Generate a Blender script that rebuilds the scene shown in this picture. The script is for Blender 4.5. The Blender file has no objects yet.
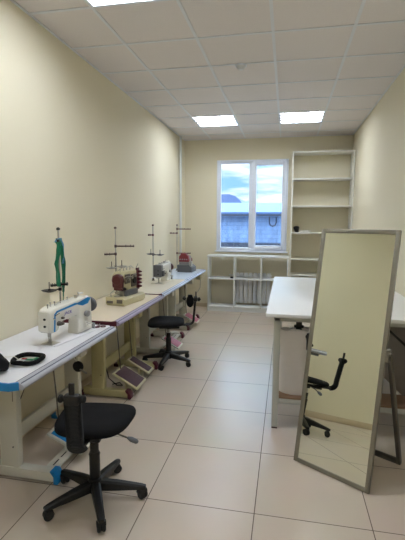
import bpy, bmesh, math, random
from mathutils import Vector, Matrix, noise
PI = math.pi
random.seed(7)
scene = bpy.context.scene
COL = scene.collection

# ------------------------------------------------------------------ materials
def lin(c):
    return tuple(((v / 12.92) if v <= 0.04045 else ((v + 0.055) / 1.055) ** 2.4) for v in c)

def mat(name, rgb, rough=0.5, metal=0.0, var=0.06, scale=12.0, bump=0.0, bscale=None, coat=0.0, spec=0.5, sheen=0.0):
    m = bpy.data.materials.new(name); m.use_nodes = True
    nt = m.node_tree; N = nt.nodes; L = nt.links
    b = N['Principled BSDF']
    c = lin([v / 255 for v in rgb])
    b.inputs['Roughness'].default_value = rough
    b.inputs['Metallic'].default_value = metal
    b.inputs['Specular IOR Level'].default_value = spec
    b.inputs['Coat Weight'].default_value = coat
    b.inputs['Sheen Weight'].default_value = sheen
    tc = N.new('ShaderNodeTexCoord')
    nz = N.new('ShaderNodeTexNoise'); nz.inputs['Scale'].default_value = scale; nz.inputs['Detail'].default_value = 4
    L.new(tc.outputs['Object'], nz.inputs['Vector'])
    r = N.new('ShaderNodeMix'); r.data_type = 'RGBA'
    L.new(nz.outputs['Fac'], r.inputs[0])
    r.inputs[6].default_value = (*[v * (1 - var) for v in c], 1)
    r.inputs[7].default_value = (*[min(1, v * (1 + var)) for v in c], 1)
    L.new(r.outputs[2], b.inputs['Base Color'])
    if bump:
        n2 = N.new('ShaderNodeTexNoise'); n2.inputs['Scale'].default_value = bscale or scale * 8; n2.inputs['Detail'].default_value = 3
        L.new(tc.outputs['Object'], n2.inputs['Vector'])
        bp = N.new('ShaderNodeBump'); bp.inputs['Strength'].default_value = bump; bp.inputs['Distance'].default_value = 0.002
        L.new(n2.outputs['Fac'], bp.inputs['Height']); L.new(bp.outputs['Normal'], b.inputs['Normal'])
    return m

M = {}
M['wall'] = mat('wall paint', (230, 222, 196), 0.75, var=0.012, scale=1.5, bump=0.15, bscale=60)
M['base'] = mat('baseboard', (205, 188, 160), 0.35, var=0.03)
M['pvc'] = mat('white pvc', (226, 233, 245), 0.3, var=0.01)
M['cable_duct'] = mat('duct plastic', (232, 234, 232), 0.4, var=0.01)
M['lam'] = mat('white laminate', (226, 226, 222), 0.38, var=0.015)
M['shelf'] = mat('shelf laminate', (226, 225, 216), 0.5, var=0.02)
M['shelf_low'] = mat('low shelf laminate', (230, 233, 232), 0.45, var=0.02)
M['tile'] = mat('ceiling tile', (228, 222, 220), 0.95, var=0.05, scale=90, bump=0.5, bscale=160)
M['tbar'] = mat('ceiling bar', (226, 228, 232), 0.5, var=0.01)
M['black'] = mat('black plastic', (11, 11, 12), 0.45, var=0.1)
M['rubber'] = mat('black rubber', (9, 9, 10), 0.6, var=0.1)
M['fabric'] = mat('black fabric', (13, 13, 16), 0.9, var=0.25, scale=60, bump=0.8, bscale=400, spec=0.25)
M['steel'] = mat('steel', (180, 178, 172), 0.28, metal=1.0, var=0.04)
M['dsteel'] = mat('dark steel', (112, 108, 102), 0.35, metal=0.9, var=0.08)
M['alu'] = mat('mirror frame', (140, 136, 124), 0.36, metal=0.6, var=0.03)
M['legpaint'] = mat('table leg paint', (196, 198, 190), 0.4, metal=0.1, var=0.02)
M['mwhite'] = mat('machine enamel', (228, 226, 216), 0.25, var=0.01, coat=0.3)
M['blue'] = mat('blue plastic', (18, 128, 196), 0.35, var=0.04)
M['cream'] = mat('cream enamel', (196, 188, 150), 0.35, var=0.03)
M['standwhite'] = mat('stand white', (206, 204, 192), 0.4, var=0.02)
M['olive'] = mat('stand olive cream', (190, 182, 136), 0.45, var=0.04)
M['maroon'] = mat('maroon plastic', (84, 22, 38), 0.4, var=0.08)
M['dred'] = mat('dark red enamel', (82, 30, 32), 0.35, var=0.1)
M['red'] = mat('red enamel', (124, 24, 32), 0.35, var=0.06)
M['topwhite'] = mat('worktop white', (232, 232, 236), 0.3, var=0.012)
M['topwood'] = mat('worktop beige', (236, 223, 200), 0.35, var=0.04, scale=5)
M['topcream'] = mat('worktop cream', (230, 222, 204), 0.32, var=0.02)
M['topblue'] = mat('worktop pale blue', (206, 220, 238), 0.3, var=0.02)
M['lip'] = mat('grey lip', (176, 178, 188), 0.35, var=0.02)
M['lipl'] = mat('lavender lip', (160, 150, 178), 0.4, var=0.02)
M['lipb'] = mat('pale blue lip', (186, 200, 226), 0.35, var=0.02)
M['groove'] = mat('groove', (84, 84, 104), 0.5, var=0.05)
M['underside'] = mat('table underside', (150, 134, 100), 0.7, var=0.06)
M['grey'] = mat('grey enamel', (96, 98, 102), 0.4, var=0.05)
M['lgrey'] = mat('light grey enamel', (150, 150, 150), 0.4, var=0.05)
M['pink'] = mat('pink pedal mat', (186, 110, 132), 0.6, var=0.1)
M['pedmat'] = mat('dark pedal mat', (84, 58, 66), 0.65, var=0.1)
M['green'] = mat('green ribbon', (16, 118, 84), 0.55, var=0.15, scale=30)
M['lblue'] = mat('light blue ribbon', (96, 150, 190), 0.55, var=0.1)
M['scrapw'] = mat('white scrap', (226, 224, 216), 0.8, var=0.05)
M['scrapr'] = mat('red scrap', (158, 40, 46), 0.8, var=0.05)
M['roll'] = mat('white wadding', (238, 232, 226), 0.85, var=0.03, scale=20, bump=0.6, bscale=60)
M['cardboard'] = mat('cardboard', (142, 112, 88), 0.8, var=0.06)
M['board'] = mat('grey board', (150, 143, 136), 0.7, var=0.06)
M['rad'] = mat('radiator enamel', (236, 238, 240), 0.35, var=0.02)
M['brown'] = mat('brown rod', (76, 54, 50), 0.45, var=0.1)
M['purple'] = mat('purple lettering', (84, 70, 160), 0.4, var=0.02)

def glass_mat():
    m = bpy.data.materials.new('window glass'); m.use_nodes = True
    nt = m.node_tree; N = nt.nodes; L = nt.links
    out = N['Material Output']; N.remove(N['Principled BSDF'])
    tr = N.new('ShaderNodeBsdfTransparent'); tr.inputs[0].default_value = (0.94, 0.97, 0.98, 1)
    gl = N.new('ShaderNodeBsdfGlossy'); gl.inputs['Roughness'].default_value = 0.02
    fr = N.new('ShaderNodeFresnel'); fr.inputs[0].default_value = 1.45
    mx = N.new('ShaderNodeMixShader')
    L.new(fr.outputs[0], mx.inputs[0]); L.new(tr.outputs[0], mx.inputs[1]); L.new(gl.outputs[0], mx.inputs[2])
    L.new(mx.outputs[0], out.inputs[0]); return m
M['glass'] = glass_mat()

def mirror_mat():
    m = bpy.data.materials.new('mirror glass'); m.use_nodes = True
    nt = m.node_tree; b = nt.nodes['Principled BSDF']
    tc = nt.nodes.new('ShaderNodeTexCoord'); nz = nt.nodes.new('ShaderNodeTexNoise'); nz.inputs['Scale'].default_value = 3
    mr = nt.nodes.new('ShaderNodeMapRange'); mr.inputs[3].default_value = 0.0; mr.inputs[4].default_value = 0.012
    nt.links.new(tc.outputs['Object'], nz.inputs['Vector']); nt.links.new(nz.outputs['Fac'], mr.inputs[0])
    nt.links.new(mr.outputs[0], b.inputs['Roughness'])
    b.inputs['Base Color'].default_value = (0.85, 0.89, 0.79, 1); b.inputs['Metallic'].default_value = 1.0
    return m
M['mirror'] = mirror_mat()

def emit_mat(name, rgb, strength):
    m = bpy.data.materials.new(name); m.use_nodes = True
    b = m.node_tree.nodes['Principled BSDF']
    b.inputs['Base Color'].default_value = (0.8, 0.8, 0.8, 1)
    b.inputs['Emission Color'].default_value = (*lin([v / 255 for v in rgb]), 1)
    b.inputs['Emission Strength'].default_value = strength
    return m
M['lamp'] = emit_mat('lamp diffuser', (240, 246, 255), 9.5)

def floor_mat():
    m = bpy.data.materials.new('floor tiles'); m.use_nodes = True
    nt = m.node_tree; N = nt.nodes; L = nt.links; b = N['Principled BSDF']
    tc = N.new('ShaderNodeTexCoord'); mp = N.new('ShaderNodeMapping')
    mp.inputs['Location'].default_value = (-1.105 + 6.0, -2.669 + 6.0, 0)
    L.new(tc.outputs['Object'], mp.inputs['Vector'])
    br = N.new('ShaderNodeTexBrick'); br.offset = 0.0; br.squash = 1.0
    br.inputs['Scale'].default_value = 1.0
    br.inputs['Brick Width'].default_value = 0.6; br.inputs['Row Height'].default_value = 0.6
    br.inputs['Mortar Size'].default_value = 0.0028; br.inputs['Mortar Smooth'].default_value = 0.2
    br.inputs['Bias'].default_value = 0.0
    br.inputs['Color1'].default_value = (*lin((0.80, 0.745, 0.68)), 1)
    br.inputs['Color2'].default_value = (*lin((0.815, 0.76, 0.695)), 1)
    br.inputs['Mortar'].default_value = (*lin((0.40, 0.35, 0.30)), 1)
    L.new(mp.outputs[0], br.inputs['Vector'])
    nz = N.new('ShaderNodeTexNoise'); nz.inputs['Scale'].default_value = 3.0; nz.inputs['Detail'].default_value = 6
    L.new(tc.outputs['Object'], nz.inputs['Vector'])
    mx = N.new('ShaderNodeMix'); mx.data_type = 'RGBA'; mx.blend_type = 'MULTIPLY'; mx.inputs[0].default_value = 0.14
    L.new(br.outputs['Color'], mx.inputs[6]); L.new(nz.outputs['Color'], mx.inputs[7])
    L.new(mx.outputs[2], b.inputs['Base Color'])
    rr = N.new('ShaderNodeMapRange'); rr.inputs[3].default_value = 0.29; rr.inputs[4].default_value = 0.7
    L.new(br.outputs['Fac'], rr.inputs[0]); L.new(rr.outputs[0], b.inputs['Roughness'])
    bp = N.new('ShaderNodeBump'); bp.invert = True; bp.inputs['Strength'].default_value = 0.4; bp.inputs['Distance'].default_value = 0.002
    L.new(br.outputs['Fac'], bp.inputs['Height']); L.new(bp.outputs[0], b.inputs['Normal'])
    return m
M['floor'] = floor_mat()

def concrete_mat():
    m = bpy.data.materials.new('weathered block wall'); m.use_nodes = True
    nt = m.node_tree; N = nt.nodes; L = nt.links; b = N['Principled BSDF']; b.inputs['Roughness'].default_value = 0.9
    tc = N.new('ShaderNodeTexCoord'); mp = N.new('ShaderNodeMapping'); mp.inputs['Rotation'].default_value = (PI / 2, 0, 0)
    L.new(tc.outputs['Object'], mp.inputs['Vector'])
    br = N.new('ShaderNodeTexBrick'); br.inputs['Scale'].default_value = 1.0
    br.inputs['Brick Width'].default_value = 0.4; br.inputs['Row Height'].default_value = 0.2; br.inputs['Mortar Size'].default_value = 0.012
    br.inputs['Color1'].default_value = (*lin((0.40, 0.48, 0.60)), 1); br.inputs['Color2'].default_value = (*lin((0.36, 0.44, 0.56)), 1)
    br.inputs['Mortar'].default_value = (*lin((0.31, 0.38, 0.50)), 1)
    L.new(mp.outputs[0], br.inputs['Vector'])
    nz = N.new('ShaderNodeTexNoise'); nz.inputs['Scale'].default_value = 2.2; nz.inputs['Detail'].default_value = 6
    mp2 = N.new('ShaderNodeMapping'); mp2.inputs['Scale'].default_value = (2.5, 1, 0.5)
    L.new(tc.outputs['Object'], mp2.inputs['Vector']); L.new(mp2.outputs[0], nz.inputs['Vector'])
    rp = N.new('ShaderNodeValToRGB'); rp.color_ramp.elements[0].position = 0.35; rp.color_ramp.elements[1].position = 0.65
    rp.color_ramp.elements[0].color = (0.62, 0.62, 0.64, 1); rp.color_ramp.elements[1].color = (1, 1, 1, 1)
    L.new(nz.outputs['Fac'], rp.inputs[0])
    mx = N.new('ShaderNodeMix'); mx.data_type = 'RGBA'; mx.blend_type = 'MULTIPLY'; mx.inputs[0].default_value = 0.9
    L.new(br.outputs['Color'], mx.inputs[6]); L.new(rp.outputs[0], mx.inputs[7]); L.new(mx.outputs[2], b.inputs['Base Color'])
    return m
M['concrete'] = concrete_mat()
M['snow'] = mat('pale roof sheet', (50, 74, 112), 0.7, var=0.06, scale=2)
M['darkstone'] = mat('dark plinth', (32, 36, 48), 0.9, var=0.2, scale=4)
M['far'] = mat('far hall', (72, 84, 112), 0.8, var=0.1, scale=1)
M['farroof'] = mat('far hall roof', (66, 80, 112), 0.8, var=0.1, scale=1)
M['ground'] = mat('outside ground', (170, 176, 186), 0.95, var=0.1, scale=2)
M['graf'] = mat('painted mark', (34, 40, 60), 0.8, var=0.1)

# ------------------------------------------------------------------ mesh builder
class MB:
    def __init__(s): s.bm = bmesh.new()
    def _bev(s, verts, w, seg=2):
        if w > 0:
            es = set(e for v in verts for e in v.link_edges)
            bmesh.ops.bevel(s.bm, geom=list(es), offset=w, segments=seg, profile=0.5, affect='EDGES')
    def box(s, c, d, bev=0.0, rot=None, seg=2):
        t = bmesh.new(); bmesh.ops.create_cube(t, size=1.0)
        bmesh.ops.scale(t, vec=Vector(d), verts=t.verts)
        if bev: bmesh.ops.bevel(t, geom=t.edges[:], offset=bev, segments=seg, profile=0.5, affect='EDGES')
        if rot is not None: bmesh.ops.transform(t, matrix=rot, verts=t.verts)
        bmesh.ops.translate(t, vec=Vector(c), verts=t.verts)
        s._merge(t); return s
    def bb(s, x0, x1, y0, y1, z0, z1, bev=0.0):
        return s.box(((x0 + x1) / 2, (y0 + y1) / 2, (z0 + z1) / 2), (abs(x1 - x0), abs(y1 - y0), abs(z1 - z0)), bev)
    def _merge(s, t):
        me = bpy.data.meshes.new('tmp'); t.to_mesh(me); t.free(); s.bm.from_mesh(me); bpy.data.meshes.remove(me)
    def cyl(s, a, b, r, r2=None, n=20, bev=0.0):
        a, b = Vector(a), Vector(b); d = b - a
        t = bmesh.new()
        bmesh.ops.create_cone(t, cap_ends=True, segments=n, radius1=r, radius2=r if r2 is None else r2, depth=d.length)
        if bev:
            es = [e for e in t.edges if any(len(f.verts) > 4 for f in e.link_faces)]
            bmesh.ops.bevel(t, geom=es, offset=bev, segments=2, profile=0.5, affect='EDGES')
        q = Vector((0, 0, 1)).rotation_difference(d.normalized())
        bmesh.ops.transform(t, matrix=Matrix.Translation((a + b) / 2) @ q.to_matrix().to_4x4(), verts=t.verts)
        s._merge(t); return s
    def tube(s, pts, r, n=8, sx=1.0, close=False):
        pts = [Vector(p) for p in pts]; bm = s.bm; rings = []
        up = None; K = len(pts)
        for i, p in enumerate(pts):
            if close: d = pts[(i + 1) % K] - pts[i - 1]
            else: d = (pts[min(i + 1, K - 1)] - pts[max(i - 1, 0)])
            d.normalize()
            if up is None: up = Vector((0, 0, 1)) if abs(d.z) < 0.9 else Vector((0, 1, 0))
            side = d.cross(up).normalized(); up = side.cross(d).normalized()
            rr = r[i] if isinstance(r, (list, tuple)) else r
            rings.append([bm.verts.new(p + (side * math.cos(2 * PI * k / n) * sx + up * math.sin(2 * PI * k / n)) * rr) for k in range(n)])
        for i in range(K if close else K - 1):
            A, B = rings[i], rings[(i + 1) % K]
            for k in range(n): bm.faces.new((A[k], A[(k + 1) % n], B[(k + 1) % n], B[k]))
        if not close: bm.faces.new(rings[0][::-1]); bm.faces.new(rings[-1])
        return s
    def lathe(s, prof, c=(0, 0, 0), axis='Z', n=28):
        t = bmesh.new(); rings = []
        for (r, z) in prof:
            rings.append([t.verts.new((r * math.cos(2 * PI * k / n), r * math.sin(2 * PI * k / n), z)) for k in range(n)])
        for A, B in zip(rings, rings[1:]):
            for k in range(n): t.faces.new((A[k], A[(k + 1) % n], B[(k + 1) % n], B[k]))
        t.faces.new(rings[0][::-1]); t.faces.new(rings[-1])
        m = {'Z': Matrix(), 'Y': Matrix.Rotation(-PI / 2, 4, 'X'), 'X': Matrix.Rotation(PI / 2, 4, 'Y')}[axis]
        bmesh.ops.transform(t, matrix=Matrix.Translation(c) @ m, verts=t.verts)
        bmesh.ops.remove_doubles(t, verts=t.verts, dist=1e-6)
        bmesh.ops.recalc_face_normals(t, faces=t.faces)
        s._merge(t); return s
    def prism(s, pts, axis, a0, a1, bev=0.0):
        """pts: 2-D outline; axis X -> pts are (y,z); Y -> (x,z); Z -> (x,y)."""
        def P(u, v, w): return {'X': (w, u, v), 'Y': (u, w, v), 'Z': (u, v, w)}[axis]
        t = bmesh.new()
        A = [t.verts.new(P(u, v, a0)) for u, v in pts]; B = [t.verts.new(P(u, v, a1)) for u, v in pts]
        n = len(pts)
        t.faces.new(A[::-1]); t.faces.new(B)
        for k in range(n): t.faces.new((A[k], A[(k + 1) % n], B[(k + 1) % n], B[k]))
        bmesh.ops.recalc_face_normals(t, faces=t.faces)
        if bev:
            es = [e for e in t.edges if any(len(f.verts) == n for f in e.link_faces)]
            bmesh.ops.bevel(t, geom=es, offset=bev, segments=2, profile=0.5, affect='EDGES')
        s._merge(t); return s
    def sphere(s, c, r, sc=(1, 1, 1), n=16):
        t = bmesh.new(); bmesh.ops.create_uvsphere(t, u_segments=n, v_segments=n // 2 + 2, radius=r)
        bmesh.ops.scale(t, vec=Vector(sc), verts=t.verts); bmesh.ops.translate(t, vec=Vector(c), verts=t.verts)
        s._merge(t); return s
    def build(s, name, m, parent=None, loc=(0, 0, 0), rot=(0, 0, 0), ang=35, label=None):
        me = bpy.data.meshes.new(name); s.bm.normal_update(); s.bm.to_mesh(me); s.bm.free()
        for f in me.polygons: f.use_smooth = True
        me.set_sharp_from_angle(angle=math.radians(ang))
        me.materials.append(M[m] if isinstance(m, str) else m)
        o = bpy.data.objects.new(name, me); COL.objects.link(o)
        if parent: o.parent = parent
        o.location = loc; o.rotation_euler = rot
        if label: o['label'] = label
        return o

def thing(name, label, cat, loc=(0, 0, 0), rz=0.0, group=None):
    o = bpy.data.objects.new(name, None); COL.objects.link(o)
    o.empty_display_size = 0.05
    o.location = loc; o.rotation_euler = (0, 0, rz)
    return tag(o, label, cat, group)
def tag(o, label, cat, group=None):
    o['label'] = label; o['category'] = cat
    if group: o['group'] = group
    return o
def struct(o): o['kind'] = 'structure'; return o
def dup(root, loc, rz, label, group=None):
    r = root.copy(); COL.objects.link(r); r.location = loc; r.rotation_euler = (0, 0, rz); r['label'] = label
    if group: r['group'] = group
    for ch in list(root.children):
        c = ch.copy(); COL.objects.link(c); c.parent = r
        for g in list(ch.children):
            d = g.copy(); COL.objects.link(d); d.parent = c
    return r
def arc(c, r, a0, a1, n, plane='XY', z=0):
    out = []
    for i in range(n + 1):
        a = a0 + (a1 - a0) * i / n; u, v = c[0] + r * math.cos(a), c[1] + r * math.sin(a)
        out.append({'XY': (u, v, z), 'YZ': (z, u, v), 'XZ': (u, z, v)}[plane])
    return out

# ------------------------------------------------------------------ room
W, YF, H, YN = 2.871, 7.397, 2.997, -3.0
A0, T0 = 0.488, 3.396            # ceiling grid origin
struct(MB().bb(-0.15, W + 0.15, YN - 0.15, YF + 0.2, -0.1, 0.0).build('floor', 'floor'))
struct(MB().bb(-0.15, 0, YN - 0.15, YF + 0.2, 0, H + 0.1).build('wall_left', 'wall'))
struct(MB().bb(W, W + 0.15, YN - 0.15, YF + 0.2, 0, H + 0.1).build('wall_right', 'wall'))
struct(MB().bb(0, W, YN - 0.15, YN, 0, H + 0.1).build('wall_near', 'wall'))
WX0, WX1, WZ0, WZ1 = 0.60, 1.83, 1.045, 2.635
wf = MB()
wf.bb(0, WX0, YF, YF + 0.2, 0, H + 0.1); wf.bb(WX1, W, YF, YF + 0.2, 0, H + 0.1)
wf.bb(WX0, WX1, YF, YF + 0.2, 0, WZ0); wf.bb(WX0, WX1, YF, YF + 0.2, WZ1, H + 0.1)
struct(wf.build('wall_far', 'wall'))
# baseboards
struct(MB().bb(0, 0.012, YN, YF, 0, 0.07, 0.003).build('baseboard_left', 'base'))
struct(MB().bb(W - 0.012, W, YN, YF, 0, 0.07, 0.003).build('baseboard_right', 'base'))
struct(MB().bb(0.012, W - 0.012, YF - 0.012, YF, 0, 0.07, 0.003).build('baseboard_far', 'base'))
struct(MB().bb(0.012, W - 0.012, YN, YN + 0.012, 0, 0.07, 0.003).build('baseboard_near', 'base'))

# suspended ceiling: tiles, bars, light panels in three bays
light_cells = [(A0, T0 + 0.6 * 4), (A0 + 1.2, T0 + 0.6 * 4), (A0, T0 - 1.2), (A0 + 1.2, T0 - 1.2), (A0, T0 - 4.8), (A0 + 1.2, T0 - 4.8)]
xs = [0.0, A0, A0 + 0.6, A0 + 1.2, A0 + 1.8, W]
ys = [YN] + [T0 + 0.6 * k for k in range(-10, 7)] + [YF]
ys = sorted(set(round(y, 4) for y in ys if YN <= y <= YF))
cm = MB()
for i in range(len(xs) - 1):
    for j in range(len(ys) - 1):
        if any(abs(xs[i] - a) < 0.01 and abs(ys[j] - b) < 0.01 for a, b in light_cells): continue
        cm.bb(xs[i] + 0.003, xs[i + 1] - 0.003, ys[j] + 0.003, ys[j + 1] - 0.003, H + 0.0045, H + 0.02)
ceil = struct(cm.build('ceiling', 'tile'))
struct(MB().bb(0, W, YN, YF, H + 0.095, H + 0.15).build('ceiling_slab', 'wall'))
gm = MB()
for x in xs[1:-1]: gm.bb(x - 0.012, x + 0.012, YN, YF, H - 0.001, H + 0.004)
for y in ys[1:-1]: gm.bb(0, W, y - 0.012, y + 0.012, H - 0.0015, H + 0.0035)
gm.bb(0, 0.02, YN, YF, H - 0.003, H + 0.004); gm.bb(W - 0.02, W, YN, YF, H - 0.003, H + 0.004)
gm.bb(0, W, YF - 0.02, YF, H - 0.003, H + 0.004); gm.bb(0, W, YN, YN + 0.02, H - 0.003, H + 0.004)
struct(gm.build('trim_1', 'tbar'))

def ceiling_light(x, y, label):
    t = thing('ceiling_light', label, 'ceiling light', (x + 0.3, y + 0.3, H - 0.002), group='light panels in the suspended ceiling')
    f = MB()
    for sx in (-1, 1):
        f.bb(sx * 0.288 - 0.008, sx * 0.288 + 0.008, -0.296, 0.296, -0.001, 0.07)
        f.bb(-0.28, 0.28, sx * 0.288 - 0.008, sx * 0.288 + 0.008, -0.001, 0.07)
    f.bb(-0.296, 0.296, -0.296, 0.296, 0.07, 0.08)
    f.build('housing', 'pvc', t)
    for k in range(4):
        MB().bb(-0.28, 0.28, -0.21 + k * 0.14 - 0.038, -0.21 + k * 0.14 + 0.038, 0.018, 0.03, 0.004).build('lamp', 'lamp', t)
    l = MB()
    for k in range(3): l.bb(-0.28, 0.28, -0.14 + k * 0.14 - 0.032, -0.14 + k * 0.14 + 0.032, 0.004, 0.0175)
    l.build('reflector_strips', 'lgrey', t)
    return t
ll = ['ceiling light panel in the far row, on the side of the sewing tables',
      'ceiling light panel in the far row, on the side of the tall shelf',
      'ceiling light panel above the near end of the first sewing table',
      'ceiling light panel above the standing mirror, beyond the top edge of the view',
      'rear ceiling light panel behind the viewer on the sewing side',
      'rear ceiling light panel behind the viewer on the cutting table side']
for (x, y), s in zip(light_cells, ll): ceiling_light(x, y, s)

# smoke detector
t = thing('smoke_detector', 'small white round smoke detector on the ceiling tiles', 'smoke detector', (1.375, 4.02, H))
MB().lathe([(0.0, -0.002), (0.052, -0.002), (0.052, 0.012), (0.0, 0.012)], (0, 0, -0.010)).build('base_ring', 'pvc', t)
MB().lathe([(0.0, -0.03), (0.022, -0.029), (0.034, -0.018), (0.046, -0.008), (0.046, 0.0), (0, 0)], (0, 0, -0.011)).build('sensor_head', 'tbar', t)

# cable duct on the left wall by the far corner
t = thing('cable_duct', 'thin white vertical cable duct on the wall near the window corner', 'cable duct', (0, 7.03, 0))
MB().bb(0.0125, 0.036, -0.04, 0.04, 0.0, H - 0.004, 0.003).build('duct_cover', 'cable_duct', t)

# ------------------------------------------------------------------ window
win = bpy.data.objects.new('window_1', None); COL.objects.link(win); struct(win)
f = MB(); y0, y1 = YF - 0.012, YF + 0.06
f.bb(WX0 - 0.005, 0.652, y0, y1, WZ0, WZ1, 0.004); f.bb(1.79, WX1 + 0.005, y0, y1, WZ0, WZ1, 0.004)
f.bb(0.652, 1.79, y0, y1, WZ0, 1.09, 0.004); f.bb(0.652, 1.79, y0, y1, 2.588, WZ1, 0.004)
f.bb(1.185, 1.235, y0, y1, 1.09, 2.588, 0.004)
f.build('window_frame', 'pvc', win)
g = MB()   # glazing bead of the fixed half
g.bb(0.652, 0.667, y0 - 0.004, y1, 1.09, 2.588, 0.002); g.bb(1.170, 1.185, y0 - 0.004, y1, 1.09, 2.588, 0.002)
g.bb(0.667, 1.170, y0 - 0.004, y1, 1.09, 1.105, 0.002); g.bb(0.667, 1.170, y0 - 0.004, y1, 2.573, 2.588, 0.002)
g.build('glazing_bead', 'pvc', win)
MB().bb(0.667, 1.170, YF + 0.022, YF + 0.028, 1.105, 2.573).build('window_pane', 'glass', win)
s_ = MB(); sy0 = YF - 0.03
s_.bb(1.225, 1.292, sy0, y1 - .01, 1.078, 2.600, 0.006); s_.bb(1.737, 1.802, sy0, y1 - .01, 1.078, 2.600, 0.006)
s_.bb(1.292, 1.737, sy0, y1 - .01, 1.078, 1.143, 0.006); s_.bb(1.292, 1.737, sy0, y1 - .01, 2.535, 2.600, 0.006)
sash = s_.build('window_sash', 'pvc', win)
MB().bb(1.292, 1.737, YF + 0.012, YF + 0.018, 1.143, 2.535).build('window_pane', 'glass', win)
h_ = MB(); h_.bb(1.245, 1.272, sy0 - 0.012, sy0, 1.80, 1.87, 0.004); h_.tube([(1.258, sy0 - 0.01, 1.85), (1.258, sy0 - 0.045, 1.85), (1.258, sy0 - 0.05, 1.83), (1.258, sy0 - 0.05, 1.73)], 0.009)
h_.build('window_handle', 'pvc', win)
MB().bb(WX0 - 0.03, WX1 + 0.03, YF - 0.04, YF + 0.001, 1.022, 1.045, 0.005).build('window_sill', 'pvc', win)

# ------------------------------------------------------------------ outside
g = struct(MB().bb(-40, 40, YF + 0.3, 120, -3.4, -3.2).build('ground_outside', 'ground')); 
t = thing('garage_building', 'long low grey block building with pale roof outside the window', 'building', (0, 20, -3.2))
MB().bb(-14, 14, 0, 5.8, 0, 5.12).build('wall_block', 'concrete', t, label='weathered grey blockwork wall')
MB().bb(-14.02, 14.02, -0.08, 0.0, 0, 3.78, 0.01).build('plinth', 'darkstone', t, label='dark lower band')
MB().prism([(-0.35, 5.14), (6.2, 5.86), (6.2, 5.98), (-0.35, 5.24)], 'X', -14.3, 14.3).build('roof', 'snow', t, label='pale sloping roof')
MB().bb(-14.3, 14.3, -0.40, -0.34, 5.06, 5.14).build('gutter', 'darkstone', t, label='dark gutter line')
u = [(1.02, -0.01, 5.02), (1.02, -0.012, 4.78), (1.06, -0.012, 4.64), (1.18, -0.012, 4.58), (1.30, -0.012, 4.64), (1.34, -0.012, 4.78), (1.34, -0.01, 5.02)]
MB().tube(u, 0.03).build('cable_loop', 'graf', t, label='dark U shaped cable loop')
t = thing('hall_building', 'dark distant hall with rounded roof beyond the pale roof', 'building', (-6.0, 50, -3.2))
MB().bb(-12, 1.9, 0, 12, 0, 6.0).build('hall_wall', 'far', t)
MB().prism([(-12.2, 6.0), (-12.2, 8.0), (1.0, 8.1), (1.7, 7.9), (2.3, 7.4), (2.7, 6.8), (2.6, 6.0)], 'Y', -0.3, 12.3).build('hall_roof', 'farroof', t)
t = thing('tree_line', 'low dark line of distant trees past the right pane', 'trees', (3.5, 70, -3.2))
tm = MB()
for k in range(34):
    x = -14 + k * 0.85; r = random.uniform(0.5, 0.9)
    tm.sphere((x, random.uniform(-1, 1), 5.9 + random.uniform(-.5, .45)), r, (1.3, 1, random.uniform(.8, 1.5)), 8)
    tm.cyl((x, 0, 0), (x, 0, 5.6), 0.12, n=6)
for v in tm.bm.verts: v.co += Vector((noise.noise(v.co * 1.7), noise.noise(v.co * 1.9 + Vector((3, 0, 0))), noise.noise(v.co * 2.1))) * 0.35
o = tm.build('tree_crowns', 'far', t); o['kind'] = 'stuff'

# ------------------------------------------------------------------ radiator, shelves
t = thing('radiator', 'white ribbed radiator on the wall behind the low open shelf', 'radiator', (0.95, 7.33, 0.12))
for k in range(8):
    x = 0.04 + k * 0.08
    r = MB(); r.bb(x - 0.034, x + 0.034, -0.045, 0.035, 0.0, 0.54, 0.012); r.bb(x - 0.012, x + 0.012, -0.05, -0.04, 0.03, 0.5, 0.004)
    r.build('radiator_section', 'rad', t)
MB().cyl((-0.01, 0, 0.05), (0.65, 0, 0.05), 0.018).build('pipe', 'rad', t)
r = MB(); r.cyl((-0.01, 0, 0.49), (0.65, 0, 0.49), 0.018)
r.tube([(-0.01, 0, 0.49), (-0.08, 0, 0.49), (-0.10, 0.03, 0.49), (-0.10, 0.06, 0.49)], 0.012)
r.bb(0.05, 0.07, 0.03, 0.066, 0.4, 0.46); r.bb(0.57, 0.59, 0.03, 0.066, 0.4, 0.46)
r.build('pipe', 'rad', t)

t = thing('low_shelf', 'low white six-cell open shelf unit under the window', 'shelf unit', (0.50, 7.05, 0))
D = 0.335
MB().bb(-0.01, 1.385, -0.012, 0.285, 0.955, 0.985, 0.002).build('top_board', 'topblue' if 0 else 'lam', t)
for x in (0.0, 0.455, 0.915, 1.357):
    n = 'side_panel' if x in (0.0, 1.357) else 'divider'
    MB().bb(x, x + 0.022, 0, 0.265 if n == 'divider' else 0.285, 0.0 if n == 'side_panel' else 0.09, 0.955, 0.001).build(n, 'shelf_low', t)
for z, n in ((0.07, 'bottom_board'), (0.565, 'shelf_board')):
    for x0, x1 in ((0.022, 0.455), (0.477, 0.915), (0.937, 1.357)):
        MB().bb(x0, x1, 0.002, 0.225 if x0 > 0.3 else 0.265, z, z + 0.022, 0.001).build(n, 'shelf_low', t)
MB().bb(0.022, 1.357, 0.02, 0.04, 0, 0.069).build('plinth', 'shelf_low', t)

t = thing('tall_shelf', 'tall white open shelf unit in the far right corner', 'shelf unit', (1.895, 7.05, 0))
for x in (0.0, 0.948): MB().bb(x, x + 0.022, 0, 0.33, 0, 2.70, 0.001).build('side_panel', 'shelf', t)
for z in (0.07, 0.44, 0.665, 0.93, 1.37, 1.81, 2.25, 2.678):
    n = 'top_board' if z > 2.6 else 'bottom_board' if z < 0.1 else 'shelf_board'
    MB().bb(0.022, 0.948, 0.001, 0.33, z, z + 0.022, 0.001).build(n, 'shelf', t)
MB().bb(0.022, 0.948, 0.02, 0.04, 0, 0.069).build('plinth', 'shelf', t)

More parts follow.
